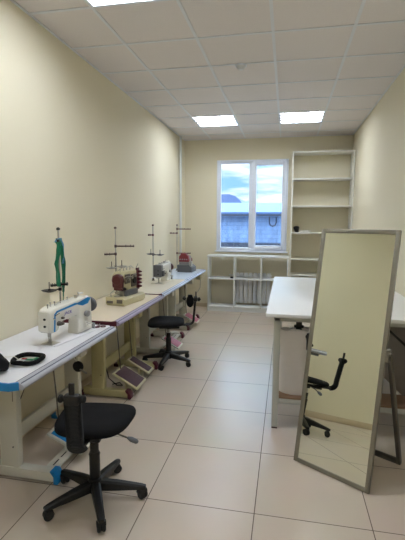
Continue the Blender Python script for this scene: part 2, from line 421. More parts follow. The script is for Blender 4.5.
# things lying on the shelves
def crumple(o_mb, amp, fr, seed=0):
    for v in o_mb.bm.verts:
        n = Vector((noise.noise(v.co * fr + Vector((seed, 0, 0))), noise.noise(v.co * fr + Vector((0, seed, 5))), noise.noise(v.co * fr + Vector((9, 0, seed)))))
        v.co += n * amp
def rest(mb, z=0.0):
    for v in mb.bm.verts: v.co.z = max(z, v.co.z)
b = MB(); b.sphere((0, 0, 0.05), 0.07, (0.7, 1, 0.75), 24); crumple(b, 0.02, 18, 3); rest(b)
o = b.build('cloth_bundle', 'fabric', loc=(1.995, 7.17, 1.3925)); tag(o, 'crumpled black cloth bundle on the tall shelf beside the window', 'cloth')
t = thing('paper_stack', 'small pile of white papers beside black bundle on tall shelf', 'papers', (2.14, 7.17, 1.392))
for k in range(4):
    MB().box((random.uniform(-.006, .006), 0, 0.004 + k * 0.008), (0.15, 0.21, 0.0078), 0, Matrix.Rotation(random.uniform(-.2, .2), 4, 'Z')).build('paper_sheet', 'scrapw', t)
b = MB(); b.lathe([(0.012, 0), (0.028, 0), (0.03, 0.004), (0.03, 0.022), (0.028, 0.026), (0.012, 0.026)], n=20)
tag(b.build('tape_roll', 'black', loc=(0.925, 7.085, 0.5875)), 'tiny black tape roll on the middle board of low shelf', 'tape roll')

# ------------------------------------------------------------------ sewing tables
def sewing_table(x1, x0, y0, L, z, label, top, lip, end, frame, cap, mats, legs=(0.38, 1.13), colx=(0.17, 0.29), pedals=1, bar=True):
    """front edge x1, rear edge x0, near end y0, length L, top height z; frame legs at y0+legs"""
    t = thing('sewing_table', label, 'sewing table', (0, y0, 0), group='sewing tables along the left wall')
    th = 0.035
    pts = [(x0, 0.012), (x1 - 0.07, 0.012), (x1 - 0.045, 0.03), (x1 - 0.045, L - 0.03), (x1 - 0.07, L), (x0, L)]
    MB().prism(pts, 'Z', z - th, z).build('tabletop', top, t)
    e = MB(); e.prism([(x0, 0.0), (x1 - 0.065, 0.0), (x1 - 0.025, 0.026), (x1 - 0.038, 0.036), (x1 - 0.07, 0.0115), (x0, 0.0115)], 'Z', z - th - 0.004, z + 0.0012, 0.001)
    e.build('end_edging', end, t)
    pr = [(x1 - 0.0445, z + 0.0005), (x1 - 0.02, z - 0.002), (x1 - 0.004, z - 0.012), (x1, z - 0.024), (x1 - 0.008, z - th - 0.002), (x1 - 0.0445, z - th - 0.002)]
    MB().prism(pr, 'Y', 0.026, L - 0.02).build('front_edging', lip, t)
    gr = MB(); gr.prism([(x1 - 0.047, z + 0.001), (x1 - 0.043, z + 0.0012), (x1 - 0.043, z - 0.001), (x1 - 0.047, z - 0.001)], 'Y', 0.03, L - 0.03)
    gr.prism([(x1 - 0.018, z - 0.0012), (x1 - 0.014, z - 0.0045), (x1 - 0.016, z - 0.008), (x1 - 0.02, z - 0.005)], 'Y', 0.03, L - 0.03)
    gr.build('edge_grooves', 'groove', t)
    MB().bb(x0 + 0.03, x1 - 0.09, 0.05, L - 0.03, z - th - 0.008, z - th).build('under_panel', 'underside', t)
    for ly in legs:
        lg = MB(); lg.bb(colx[0], colx[1], ly, ly + 0.05, 0.055, z - 0.06, 0.005)
        lg.bb(0.06, x1 - 0.12, ly, ly + 0.05, z - 0.062, z - th - 0.008, 0.004)
        leg = lg.build('leg', frame, t)
        fe = x1 - 0.042
        ft = MB(); ft.prism([(0.09, 0.012), (fe - 0.035, 0.012), (fe - 0.035, 0.045), (fe - 0.055, 0.07), (0.09, 0.075)], 'Y', ly - 0.006, ly + 0.056, 0.004)
        ft.build('foot', frame, leg)
        cp = MB(); cp.prism([(fe - 0.036, 0.0), (fe - 0.01, 0.0), (fe, 0.012), (fe - 0.008, 0.045), (fe - 0.030, 0.075), (fe - 0.058, 0.077), (fe - 0.055, 0.069), (fe - 0.036, 0.045)], 'Y', ly - 0.010, ly + 0.060, 0.003)
        cp.build('foot_cap', cap, leg)
        cp = MB(); cp.bb(0.05, 0.10, ly - 0.01, ly + 0.06, 0.0, 0.03, 0.003); cp.build('foot_cap', cap, leg)
        for zz in (z - 0.12, z - 0.2, 0.2): MB().cyl((0.5 * (colx[0] + colx[1]) + 0.03, ly - 0.004, zz), (0.5 * (colx[0] + colx[1]) + 0.03, ly + 0.002, zz), 0.005, n=10).build('screw', 'dsteel', leg)
        sc = MB()
        sc.bb(colx[1] - 0.022, colx[1] - 0.018, ly - 0.001, ly + 0.001, z - 0.28, z - 0.12)
        sc.build('slot', 'dsteel', leg)
    MB().bb(colx[0] + 0.04, colx[0] + 0.065, legs[0] + 0.051, legs[1] - 0.001, 0.20, 0.29, 0.004).build('crossbar', frame, t)
    if bar:
        bm_ = MB(); bm_.bb(x1 - 0.17, x1 - 0.09, legs[0] + 0.057, legs[1] - 0.007, 0.045, 0.062, 0.003)
        bm_.build('slotted_bar', frame, t)
        sl = MB()
        for k in range(7): sl.bb(x1 - 0.134, x1 - 0.126, legs[0] + 0.08 + k * 0.09, legs[0] + 0.145 + k * 0.09, 0.0605, 0.0628)
        sl.build('slots', 'black', t)
    pf, pm, plist = mats
    for (px, py, pw, pl, pz, pt, prz) in plist:
        R = Matrix.Rotation(prz, 4, 'Z') @ Matrix.Rotation(pt, 4, 'Y')
        p = MB(); p.box((0, 0, 0), (pw, pl, 0.016), 0.006)
        p.bm.transform(R)
        po = p.build('pedal', pf, t, (px, py, pz))
        q = MB(); q.box((0, 0, 0.009), (pw - 0.04, pl - 0.04, 0.005), 0.002)
        for k in range(5): q.box((-(pw - 0.07) / 2 + k * (pw - 0.07) / 4, 0, 0.0125), (0.006, pl - 0.06, 0.003), 0.001)
        q.bm.transform(R); q.build('pedal_mat', pm, po)
        MB().bb(px - 0.012, px + 0.012, py - pl * 0.35, py + pl * 0.35, 0.0, pz - 0.012, 0.002).build('pedal_bracket', pf, t)
        MB().tube([(px - pw * 0.36, py + 0.02, pz + 0.05), (px - pw * 0.36 - 0.02, py + 0.03, z * 0.5), (px - pw * 0.36 - 0.04, py + 0.03, z - 0.15)], 0.005).build('pedal_rod', 'dsteel', t)
    # motor and control box under the top
    m_ = MB(); m_.lathe([(0, -0.09), (0.05, -0.09), (0.06, -0.075), (0.06, 0.05), (0.045, 0.065), (0.02, 0.07), (0.02, 0.09), (0, 0.09)], (x0 + 0.15, legs[0] + 0.50, z - 0.14), 'Y')
    m_.bb(x0 + 0.10, x0 + 0.20, legs[0] + 0.42, legs[0] + 0.52, z - 0.09, z - th - 0.006, 0.004)
    m_.build('motor', 'black' if frame == 'standwhite' else 'dsteel', t)
    cb = MB(); cb.bb(x0 + 0.27, x0 + 0.40, legs[0] + 0.58, legs[0] + 0.68, z - 0.19, z - th - 0.008, 0.006); cb.build('control_box', frame, t)
    return t

T1 = sewing_table(0.60, 0.01, 1.70, 1.18, 0.765,
    'nearest sewing table, white top with blue end edge, white metal stand with blue foot caps',
    'topwhite', 'lip', 'blue', 'standwhite', 'blue', ('standwhite', 'blue', [(0.46, 0.70, 0.27, 0.19, 0.115, 0.42, 0.0)]))
T2 = sewing_table(0.585, 0.01, 2.925, 1.23, 0.78,
    'second sewing table from the front, beige top, maroon end edge, olive cream stand',
    'topwood', 'lipl', 'maroon', 'olive', 'maroon', ('cream', 'pedmat', [(0.45, 0.56, 0.27, 0.25, 0.125, 0.5, 0.0), (0.43, 0.90, 0.26, 0.15, 0.125, 0.5, 0.0)]), legs=(0.36, 1.12), bar=False)
T3 = sewing_table(0.565, 0.01, 4.195, 1.20, 0.78,
    'third sewing table from the front, cream top, maroon end edge, white stand, pink pedal',
    'topcream', 'lipb', 'maroon', 'standwhite', 'maroon', ('standwhite', 'pink', [(0.52, 0.50, 0.24, 0.22, 0.12, 0.5, 0.0)]), legs=(0.32, 1.07))
T4 = sewing_table(0.545, 0.01, 5.435, 1.27, 0.775,
    'farthest sewing table, pale blue top, closest to the low window shelf',
    'topblue', 'lipb', 'topblue', 'standwhite', 'maroon', ('standwhite', 'pink', [(0.47, 0.53, 0.24, 0.24, 0.12, 0.5, 0.0)]), legs=(0.24, 0.92))
# knee lifter of the first table, bench drawer, hanging wire
k = MB(); k.tube([(0.36, 0.72, 0.70), (0.42, 0.78, 0.66), (0.46, 0.80, 0.60), (0.46, 0.80, 0.58)], 0.007); k.build('knee_lever', 'steel', T1)
k = MB(); k.lathe([(0, -0.012), (0.03, -0.012), (0.037, -0.006), (0.037, 0.006), (0.03, 0.012), (0, 0.012)], (0.47, 0.80, 0.57), 'Y'); k.build('knee_pad', 'rubber', T1, label='round black knee pad')
k = MB(); k.cyl((0.49, 0.79, 0.555), (0.545, 0.775, 0.535), 0.006); k.build('lever_pin', 'steel', T1)
MB().bb(0.30, 0.52, 0.07, 0.26, 0.70, 0.724, 0.004).build('under_tray', 'grey', T1)
MB().tube([(0.30, 0.55, 0.72), (0.29, 0.53, 0.62), (0.26, 0.50, 0.50), (0.22, 0.47, 0.38), (0.24, 0.46, 0.30)], 0.003, 6).build('cable', 'brown', T1)
MB().tube([(0.25, 0.45, 0.30), (0.27, 0.50, 0.12), (0.34, 0.52, 0.05), (0.36, 0.60, 0.02), (0.30, 0.68, 0.012), (0.25, 0.62, 0.012)], 0.005, 6).build('cable', 'black', T2)
MB().tube([(0.45, 1.15, 0.735), (0.47, 1.17, 0.60), (0.46, 1.18, 0.48), (0.42, 1.16, 0.40)], 0.004, 6).build('cable', 'lgrey', T4)
MB().bb(0.40, 0.48, 1.10, 1.20, 0.62, 0.732, 0.006).build('switch_box', 'cream', T4)

# ------------------------------------------------------------------ sewing machines
def lockstitch(name, label, loc, rz, body, accent, wheel, headm, L=0.46, blue=True, sz=0.83):
    t = thing(name, label, 'sewing machine', loc, rz); t.scale = (1, 1, sz)
    b = MB(); b.bb(-0.085, 0.085, 0.0, L + 0.01, 0.0, 0.004, 0.001); b.build('bed', 'topwhite' if blue else 'topcream', t)
    pl = MB(); pl.bb(-0.035, 0.055, 0.005, 0.09, 0.004, 0.0055, 0.0005); pl.build('needle_plate', 'steel', t)
    c = MB()
    pr = [(0.005, 0.105), (0.005, 0.245), (0.02, 0.27), (0.06, 0.285), (L - 0.14, 0.30), (L - 0.05, 0.31), (L - 0.01, 0.285), (L - 0.005, 0.02), (L - 0.015, 0.008),
          (L - 0.17, 0.008), (L - 0.165, 0.03), (L - 0.155, 0.12), (L - 0.165, 0.155), (L - 0.19, 0.17), (0.13, 0.16), (0.10, 0.14), (0.085, 0.105), (0.06, 0.092), (0.02, 0.092)]
    c.prism(pr, 'X', -0.048, 0.048, 0.010); c.build('arm', body, t, ang=50)
    f = MB(); f.box((0.0, 0.0, 0.185), (0.078, 0.008, 0.15), 0.004)
    if not blue: f.box((0.0, 0.04, 0.20), (0.104, 0.085, 0.19), 0.012); f.box((0.06, 0.05, 0.16), (0.03, 0.06, 0.09), 0.01); f.box((0, 0.045, 0.10), (0.05, 0.05, 0.03), 0.005)
    f.build('face_plate', headm, t)
    d = MB()
    for zz in (0.15, 0.205): d.cyl((0.015, -0.003, zz), (0.015, -0.009, zz), 0.009, n=12)
    d.build('face_screws', 'black', t)
    n = MB(); n.cyl((0, 0.045, 0.012), (0, 0.045, 0.095), 0.0035, n=10); n.cyl((0, 0.045, 0.055), (0, 0.045, 0.095), 0.007, n=10)
    n.cyl((0, 0.062, 0.03), (0, 0.062, 0.095), 0.005, n=10); n.cyl((0, 0.045, 0.094), (0, 0.045, 0.30), 0.004, n=8); n.sphere((0, 0.045, 0.305), 0.007)
    n.build('needle_bar', 'steel', t)
    p = MB(); p.bb(-0.008, 0.022, 0.035, 0.055, 0.010, 0.015, 0.001); p.bb(-0.005, 0.006, 0.05, 0.065, 0.014, 0.035, 0.001); p.build('presser_foot', 'steel', t)
    # tension unit, guides and take-up lever on the operator side
    q = MB(); q.cyl((0.046, 0.085, 0.155), (0.075, 0.085, 0.155), 0.020, 0.014, n=18); q.cyl((0.075, 0.085, 0.155), (0.088, 0.085, 0.155), 0.008, n=10)
    q.cyl((0.046, 0.12, 0.19), (0.062, 0.12, 0.19), 0.010, n=12); q.tube([(0.048, 0.05, 0.22), (0.066, 0.055, 0.235), (0.07, 0.07, 0.24)], 0.003, 6)
    q.build('tension_unit', 'dsteel', t)
    q = MB(); q.tube([(0.049, 0.05, 0.195), (0.06, 0.03, 0.2), (0.062, 0.02, 0.215)], 0.003, 6); q.build('take_up_lever', 'steel', t)
    q = MB()
    for yy, hh in ((0.07, 0.05), (0.11, 0.04), (0.17, 0.035), (0.24, 0.035)):
        zb = 0.285 + 0.03 * (yy - 0.06) / 0.3
        q.cyl((0.0, yy, zb - 0.004), (0.0, yy, zb + hh * 0.6), 0.0035, n=8); q.sphere((0.0, yy, zb + hh * 0.6), 0.006, n=8)
    q.tube([(0.01, 0.09, 0.285), (0.02, 0.15, 0.315), (0.01, 0.24, 0.30)], 0.0025, 6)
    q.build('thread_guides', accent, t)
    q = MB(); q.cyl((0.0, L - 0.10, 0.30), (0.0, L - 0.10, 0.345), 0.004, n=8); q.cyl((0.0, L - 0.13, 0.30), (0.0, L - 0.13, 0.325), 0.011, n=14)
    q.tube([(0, L - 0.10, 0.335), (0.02, L - 0.07, 0.335)], 0.004, 6); q.build('bobbin_winder', 'steel', t)
    w = MB(); w.lathe([(0.0, 0), (0.03, 0.0), (0.034, 0.012), (0.058, 0.012), (0.066, 0.018), (0.066, 0.034), (0.058, 0.040), (0.03, 0.040), (0.022, 0.046), (0, 0.046)], (0, L - 0.003, 0.215), 'Y')
    w.build('handwheel', wheel, t)
    q = MB(); q.cyl((0.047, L - 0.08, 0.16), (0.068, L - 0.08, 0.16), 0.026, n=22, bev=0.003); q.build('stitch_dial', 'lgrey', t)
    q = MB(); q.box((0.075, L - 0.09, 0.085), (0.05, 0.016, 0.01), 0.004, Matrix.Rotation(0.25, 4, 'Y')); q.box((0.095, L - 0.105, 0.079), (0.014, 0.05, 0.011), 0.004); q.build('reverse_lever', body, t)
    q = MB(); q.bb(-0.03, 0.0, L + 0.012, L + 0.06, 0.0, 0.11, 0.01); q.bb(-0.05, 0.05, L + 0.015, L + 0.03, 0.0, 0.05, 0.004); q.build('drive_guard', 'lgrey', t)
    if blue:
        s = MB(); x = 0.0475
        s.prism([(L - 0.20, 0.268), (L - 0.055, 0.298), (L - 0.02, 0.285), (L - 0.055, 0.245), (L - 0.12, 0.238)], 'X', x, x + 0.002)
        s.prism([(0.045, 0.235), (0.07, 0.257), (L - 0.20, 0.278), (L - 0.12, 0.262), (L - 0.2, 0.260), (0.078, 0.243), (0.058, 0.226), (0.050, 0.10), (0.036, 0.10)], 'X', x, x + 0.002)
        s.build('blue_stripe', 'blue', t)
        cu = bpy.data.curves.new('lettering', 'FONT'); cu.body = 'JACK'; cu.size = 0.034; cu.extrude = 0.0006; cu.shear = 0.2
        to = bpy.data.objects.new('tmp', cu); COL.objects.link(to)
        bpy.context.view_layer.update()
        me = bpy.data.meshes.new_from_object(to.evaluated_get(bpy.context.evaluated_depsgraph_get()))
        bpy.data.objects.remove(to)
        me.materials.append(M['purple'])
        lo = bpy.data.objects.new('lettering', me); COL.objects.link(lo); lo.parent = t
        lo.location = (0.0486, 0.145, 0.207); lo.rotation_euler = (PI / 2, 0, PI / 2); lo['label'] = 'small purple brand lettering'
    return t

lockstitch('sewing_machine', 'white straight-stitch sewing machine with a blue stripe on the nearest table', (0.350, 2.30, 0.7665), -0.14, 'mwhite', 'steel', 'grey', 'mwhite', L=0.46)
lockstitch('sewing_machine', 'cream straight-stitch sewing machine with dark head and red handwheel on the third table', (0.27, 4.90, 0.7815), -0.05, 'mwhite', 'grey', 'dred', 'grey', L=0.42, blue=False, sz=0.80)

# coverstitch machine on table two
t = thing('coverstitch_machine', 'cream multi-thread coverstitch machine with dark red pulley cover on second table', 'sewing machine', (0.31, 3.50, 0.7815), -0.15)
b = MB(); b.prism([(-0.10, 0.012), (0.10, 0.012), (0.10, 0.06), (0.08, 0.075), (-0.10, 0.075)], 'Y', 0, 0.40, 0.006); b.bb(-0.09, 0.09, 0.01, 0.39, 0.0, 0.014)
b.build('base_box', 'cream', t)
b = MB(); b.bb(-0.085, -0.02, -0.003, 0.002, 0.02, 0.045, 0.001); b.bb(0.02, 0.08, -0.003, 0.002, 0.025, 0.06, 0.001); b.build('base_covers', 'dsteel', t)
b = MB(); b.prism([(0.16, 0.07), (0.36, 0.07), (0.37, 0.25), (0.34, 0.30), (0.18, 0.31), (0.09, 0.30), (0.055, 0.27), (0.055, 0.18), (0.10, 0.16), (0.15, 0.14)], 'X', -0.06, 0.045, 0.008); b.build('body', 'cream', t, ang=50)
b = MB(); b.lathe([(0, 0.0), (0.040, 0.0), (0.056, 0.012), (0.058, 0.04), (0.05, 0.05), (0, 0.05)], (0.02, 0.0, 0.235), 'Y'); b.bb(-0.036, 0.074, 0.006, 0.055, 0.16, 0.28, 0.02); b.bb(-0.02, 0.06, 0.01, 0.06, 0.14, 0.17, 0.01)
b.build('pulley_cover', 'dred', t)
b = MB(); b.cyl((0.0, 0.04, 0.085), (0.0, 0.04, 0.19), 0.006, n=10); b.cyl((0.02, 0.05, 0.085), (0.02, 0.05, 0.19), 0.005, n=10); b.bb(-0.02, 0.035, 0.02, 0.075, 0.078, 0.09, 0.002)
b.bb(-0.03, 0.05, 0.08, 0.14, 0.077, 0.12, 0.006); b.build('needle_bars', 'steel', t)
b = MB(); b.bb(0.045, 0.075, 0.08, 0.30, 0.078, 0.13, 0.006); b.build('looper_cover', 'grey', t)
b = MB(); b.bb(0.0455, 0.052, 0.10, 0.20, 0.19, 0.28, 0.003); b.bb(0.0455, 0.056, 0.215, 0.315, 0.15, 0.27, 0.004); b.build('front_plates', 'dsteel', t)
b = MB(); b.bb(-0.03, 0.04, 0.085, 0.15, 0.125, 0.175, 0.01); b.cyl((0.05, 0.26, 0.21), (0.066, 0.26, 0.21), 0.03, n=18); b.build('presser_lifter', 'black', t)
b = MB()
for k in range(5):
    z = 0.14 + k * 0.036
    b.cyl((0.046, 0.35, z), (0.075, 0.35, z), 0.014, 0.012, n=14); b.cyl((0.075, 0.35, z), (0.09, 0.35, z), 0.008, n=10)
b.bb(0.040, 0.052, 0.325, 0.375, 0.11, 0.32, 0.003)
b.build('tension_knobs', 'maroon', t)
b = MB()
for k in range(4):
    y = 0.10 + k * 0.06
    b.cyl((0.0, y, 0.295), (0.0, y, 0.335), 0.003, n=6); b.cyl((0.046, y, 0.22 + 0.01 * k), (0.066, y, 0.22 + .01 * k), 0.013, n=12)
b.tube([(0, 0.05, 0.315), (0.02, 0.12, 0.345), (0, 0.2, 0.33), (0.01, 0.28, 0.345), (0, 0.35, 0.315)], 0.003, 6)
b.tube([(0.046, 0.06, 0.24), (0.06, 0.12, 0.26), (0.055, 0.2, 0.25), (0.06, 0.3, 0.27)], 0.003, 6)
b.tube([(0.03, 0.33, 0.30), (0.05, 0.34, 0.35), (0.05, 0.35, 0.36)], 0.003, 6)
b.build('thread_guides', 'steel', t)
b = MB(); b.lathe([(0, 0), (0.04, 0), (0.05, 0.006), (0.05, 0.03), (0.03, 0.035), (0, 0.035)], (-0.01, 0.372, 0.2), 'Y'); b.build('handwheel', 'black', t)
b = MB(); b.tube([(-0.02, 0.02, 0.14), (-0.03, -0.02, 0.12), (-0.02, -0.03, 0.10)], 0.003, 6); b.sphere((-0.02, -0.03, 0.097), 0.007); b.build('lifter_hook', 'steel', t)

# overlock on table four
t = thing('overlock_machine', 'small grey overlock machine with a red top cover on the farthest table', 'sewing machine', (0.29, 6.20, 0.7765), -0.05)
b = MB(); b.prism([(-0.11, 0.0), (0.12, 0.0), (0.12, 0.07), (0.07, 0.11), (-0.11, 0.11)], 'Y', 0, 0.28, 0.008); b.build('base_box', 'grey', t)
b = MB(); b.prism([(0.03, 0.10), (0.25, 0.10), (0.25, 0.22), (0.20, 0.25), (0.06, 0.25), (0.03, 0.21)], 'X', -0.09, 0.05, 0.01); b.build('body', 'lgrey', t)
b = MB(); b.prism([(-0.085, 0.16), (0.075, 0.16), (0.06, 0.25), (0.02, 0.29), (-0.05, 0.29), (-0.085, 0.24)], 'Y', 0.0, 0.09, 0.01); b.build('top_cover', 'red', t)
b = MB()
for k in range(4): b.cyl((-0.06 + k * 0.035, -0.004, 0.20), (-0.06 + k * 0.035, -0.016, 0.20), 0.010, n=12)
b.build('tension_knobs', 'lgrey', t)
b = MB(); b.bb(0.075, 0.11, 0.02, 0.09, 0.09, 0.17, 0.004); b.cyl((0.09, 0.05, 0.11), (0.09, 0.05, 0.25), 0.005, n=8); b.build('needle_head', 'steel', t)
b = MB(); b.lathe([(0, 0), (0.045, 0), (0.05, 0.01), (0.05, 0.03), (0, 0.03)], (0.0, 0.275, 0.17), 'Y'); b.build('handwheel', 'red', t)

# ------------------------------------------------------------------ thread stands
def thread_stand(label, loc, h, top_arms, trays, pole='steel', cap='black', rz=0.0):
    t = thing('thread_stand', label, 'thread stand', loc, rz, 'thread stands at the wall')
    MB().lathe([(0, 0), (0.022, 0), (0.022, 0.006), (0.012, 0.012), (0.012, 0.03), (0, 0.03)]).build('base_flange', 'dsteel', t)
    MB().cyl((0, 0, 0.01), (0, 0, h), 0.0065, n=12).build('pole', pole, t)
    MB().lathe([(0, -0.004), (0.012, -0.002), (0.015, 0.008), (0.010, 0.016), (0, 0.02)], (0, 0, h), n=16).build('pole_cap', cap, t)
    for (z, a, l, dz, m) in top_arms:
        d = Vector((math.cos(a), math.sin(a), 0))
        b = MB(); e = d * l + Vector((0, 0, z + dz)); s = Vector((0, 0, z))
        b.box((s + e) / 2, ((e - s).length, 0.026, 0.015), 0.002, Matrix.Rotation(a, 4, 'Z') @ Matrix.Rotation(-math.atan2(dz, l), 4, 'Y'))
        b.cyl((0, 0, z - 0.014), (0, 0, z + 0.014), 0.012, n=12)
        for q in (0.55, 0.8, 0.97): b.tube([s.lerp(e, q) + Vector((0, 0, -0.012)), s.lerp(e, q) + Vector((0, 0, 0.016))], 0.003, 6)
        b.build('guide_arm', m, t)
    for (z, a, l, m) in trays:
        d = Vector((math.cos(a), math.sin(a), 0))
        b = MB(); b.cyl((0, 0, z - 0.012), (0, 0, z + 0.012), 0.013, n=12)
        b.tube([(0, 0, z), tuple(d * l + Vector((0, 0, z)))], 0.006, 8)
        ar = b.build('spool_arm', m, t)
        c = d * (l + 0.0) + Vector((0, 0, z))
        b = MB(); b.lathe([(0, -0.014), (0.018, -0.012), (0.05, -0.002), (0.058, 0.004), (0.05, 0.006), (0.012, 0.002), (0.010, 0.014), (0, 0.016)], tuple(c), n=24)
        b.build('spool_tray', m, ar)
        b = MB(); b.cyl(c, c + Vector((0, 0, 0.065)), 0.004, n=8); b.build('spool_pin', 'dsteel', ar)
    return t
thread_stand('black thread stand hung with green ribbons behind the blue striped machine', (0.14, 2.865, 0.765), 0.72,
    [(0.64, -1.2, 0.07, 0.0, 'black'), (0.305, 0.2, 0.06, 0.0, 'black'), (0.30, -2.3, 0.07, 0.0, 'black')], [(0.268, -1.9, 0.10, 'black')])
thread_stand('steel thread stand with brown guide arm behind the coverstitch machine', (0.12, 3.98, 0.78), 0.70,
    [(0.52, 0.25, 0.19, 0.0, 'brown'), (0.44, -2.3, 0.12, 0.0, 'brown')], [(0.31, 0.3, 0.06, 'steel'), (0.30, -2.2, 0.05, 'steel')], cap='brown')
thread_stand('thread stand with two small dark spool trays behind the third sewing machine', (0.12, 5.20, 0.78), 0.72,
    [(0.60, -2.3, 0.07, 0.0, 'maroon')], [(0.34, 0.3, 0.09, 'dsteel'), (0.35, -2.6, 0.03, 'dsteel')], cap='maroon')
thread_stand('thread stand with dark red guide arms beside the farthest overlock machine', (0.12, 6.42, 0.775), 0.72,
    [(0.665, 0.1, 0.22, 0.0, 'dred'), (0.60, -2.5, 0.12, 0.0, 'dred'), (0.28, 0.1, 0.22, 0.0, 'dred')], [], cap='dred')

# green ribbons hung on the first stand
t = thing('ribbon_bunch', 'bunch of green and light blue ribbons hanging on the black thread stand', 'ribbons', (0.14, 2.865, 1.06))
def ribbon(pts, w, m, seed):
    b = MB(); n = 22; P = [Vector(p) for p in pts]; vs = []
    for i in range(n + 1):
        u = i / n * (len(P) - 1); k = min(int(u), len(P) - 2); p = P[k].lerp(P[k + 1], u - k)
        a = seed + 0.5 * math.sin(3 * u + seed)
        s = Vector((math.cos(a), math.sin(a), 0)) * w / 2; j = Vector((noise.noise(Vector((u * 2, seed, 0))), noise.noise(Vector((u * 2, 0, seed))), 0)) * 0.008
        nn = Vector((-math.sin(a), math.cos(a), 0)) * 0.0012
        vs.append([b.bm.verts.new(p + j + q) for q in (-s - nn, s - nn, s + nn, -s + nn)])
    for A, B in zip(vs, vs[1:]):
        for q in range(4): b.bm.faces.new((A[q], A[(q + 1) % 4], B[(q + 1) % 4], B[q]))
    b.bm.faces.new(vs[0][::-1]); b.bm.faces.new(vs[-1])
    bmesh.ops.recalc_face_normals(b.bm, faces=b.bm.faces)
    return b.build('ribbon', m, t)
for k in range(6):
    ribbon([(0.012, -0.04 + 0.009 * k, 0.362), (0.024 + .003 * k, -0.05 + 0.004 * k, 0.32), (0.022, -0.07 - 0.004 * k + 0.006, 0.18), (0.020 + 0.006 * k, -0.055 - 0.013 * k, 0.0 + 0.012 * k)], 0.024, 'green', 0.3 + k * 0.5)
for k in range(5):
    ribbon([(0.012, -0.03 + .009 * k, 0.362), (0.03, -0.01, 0.30), (0.026, 0.004 + 0.006 * k, 0.12), (0.022, 0.016 - 0.003 * k, 0.02 - 0.035 * k)], 0.024, 'green', 1.1 + k * 0.4)
ribbon([(0.015, -0.075, 0.335), (0.03, -0.05, 0.362), (0.03, -0.02, 0.365), (0.03, 0.0, 0.30), (0.032, 0.004, 0.17)], 0.018, 'lblue', 0.6)

# black pouch and ring of cord on the first table
b = MB(); b.sphere((0, 0, 0.03), 0.085, (1.25, 0.85, 0.55), 26); crumple(b, 0.035, 14, 2); rest(b)
tag(b.build('fabric_pouch', 'fabric', loc=(0.325, 1.845, 0.7665)), 'crumpled black fabric pouch at the near end of the white table', 'pouch')
t = thing('fabric_ring', 'black padded fabric ring holding coloured scraps on the white table', 'fabric ring', (0.430, 2.012, 0.7665))
ring = []
for i in range(30):
    a = 2 * PI * i / 30; ring.append((0.075 * math.cos(a) + 0.01 * noise.noise(Vector((a, 1, 0))), 0.085 * math.sin(a), 0.015 + 0.004 * math.sin(3 * a)))
b = MB(); b.tube(ring, 0.013, 10, close=True); rest(b); b.build('padded_rim', 'fabric', t)
b = MB()
for sx, sy, a, w in ((-0.02, -0.03, 0.4, 0.05), (0.02, -0.01, -0.3, 0.06), (0.0, 0.035, 0.9, 0.04)): b.box((sx, sy, 0.003), (w, 0.04, 0.004), 0.001, Matrix.Rotation(a, 4, 'Z'))
b.build('white_scraps', 'scrapw', t)
b = MB()
for sx, sy, a, w in ((0.005, 0.01, 0.2, 0.04), (0.03, 0.03, 1.3, 0.03)): b.box((sx, sy, 0.008), (w, 0.02, 0.004), 0.001, Matrix.Rotation(a, 4, 'Z'))
b.build('green_scraps', 'green', t)
b = MB(); b.box((-0.03, 0.012, 0.009), (0.028, 0.018, 0.004), 0.001); b.build('red_scrap', 'scrapr', t)
b = MB(); b.tube([(-0.09, -0.1, 0.05), (-0.04, -0.06, 0.045), (0.0, -0.07, 0.03), (0.03, -0.08, 0.03)], 0.002, 6); b.build('loose_thread', 'scrapw', t)

# maroon tool tray lying across the join of tables 1 and 2
t = thing('thread_snips', 'small snips with dark red handles at the far end of nearest table', 'snips', (0.47, 2.80, 0.7655), 0.6)
b = MB(); b.tube(arc((0, 0), 0.018, 0, 2 * PI, 14, z=0.004)[:-1], 0.0035, 6, close=True); b.tube(arc((0.045, 0), 0.018, 0, 2 * PI, 14, z=0.004)[:-1], 0.0035, 6, close=True); b.build('handles', 'maroon', t)
b = MB(); b.box((0.018, 0.05, 0.0045), (0.009, 0.08, 0.002), 0, Matrix.Rotation(0.15, 4, 'Z')); b.box((0.026, 0.05, 0.0045), (0.009, 0.08, 0.002), 0, Matrix.Rotation(-0.15, 4, 'Z')); b.build('blades', 'steel', t)

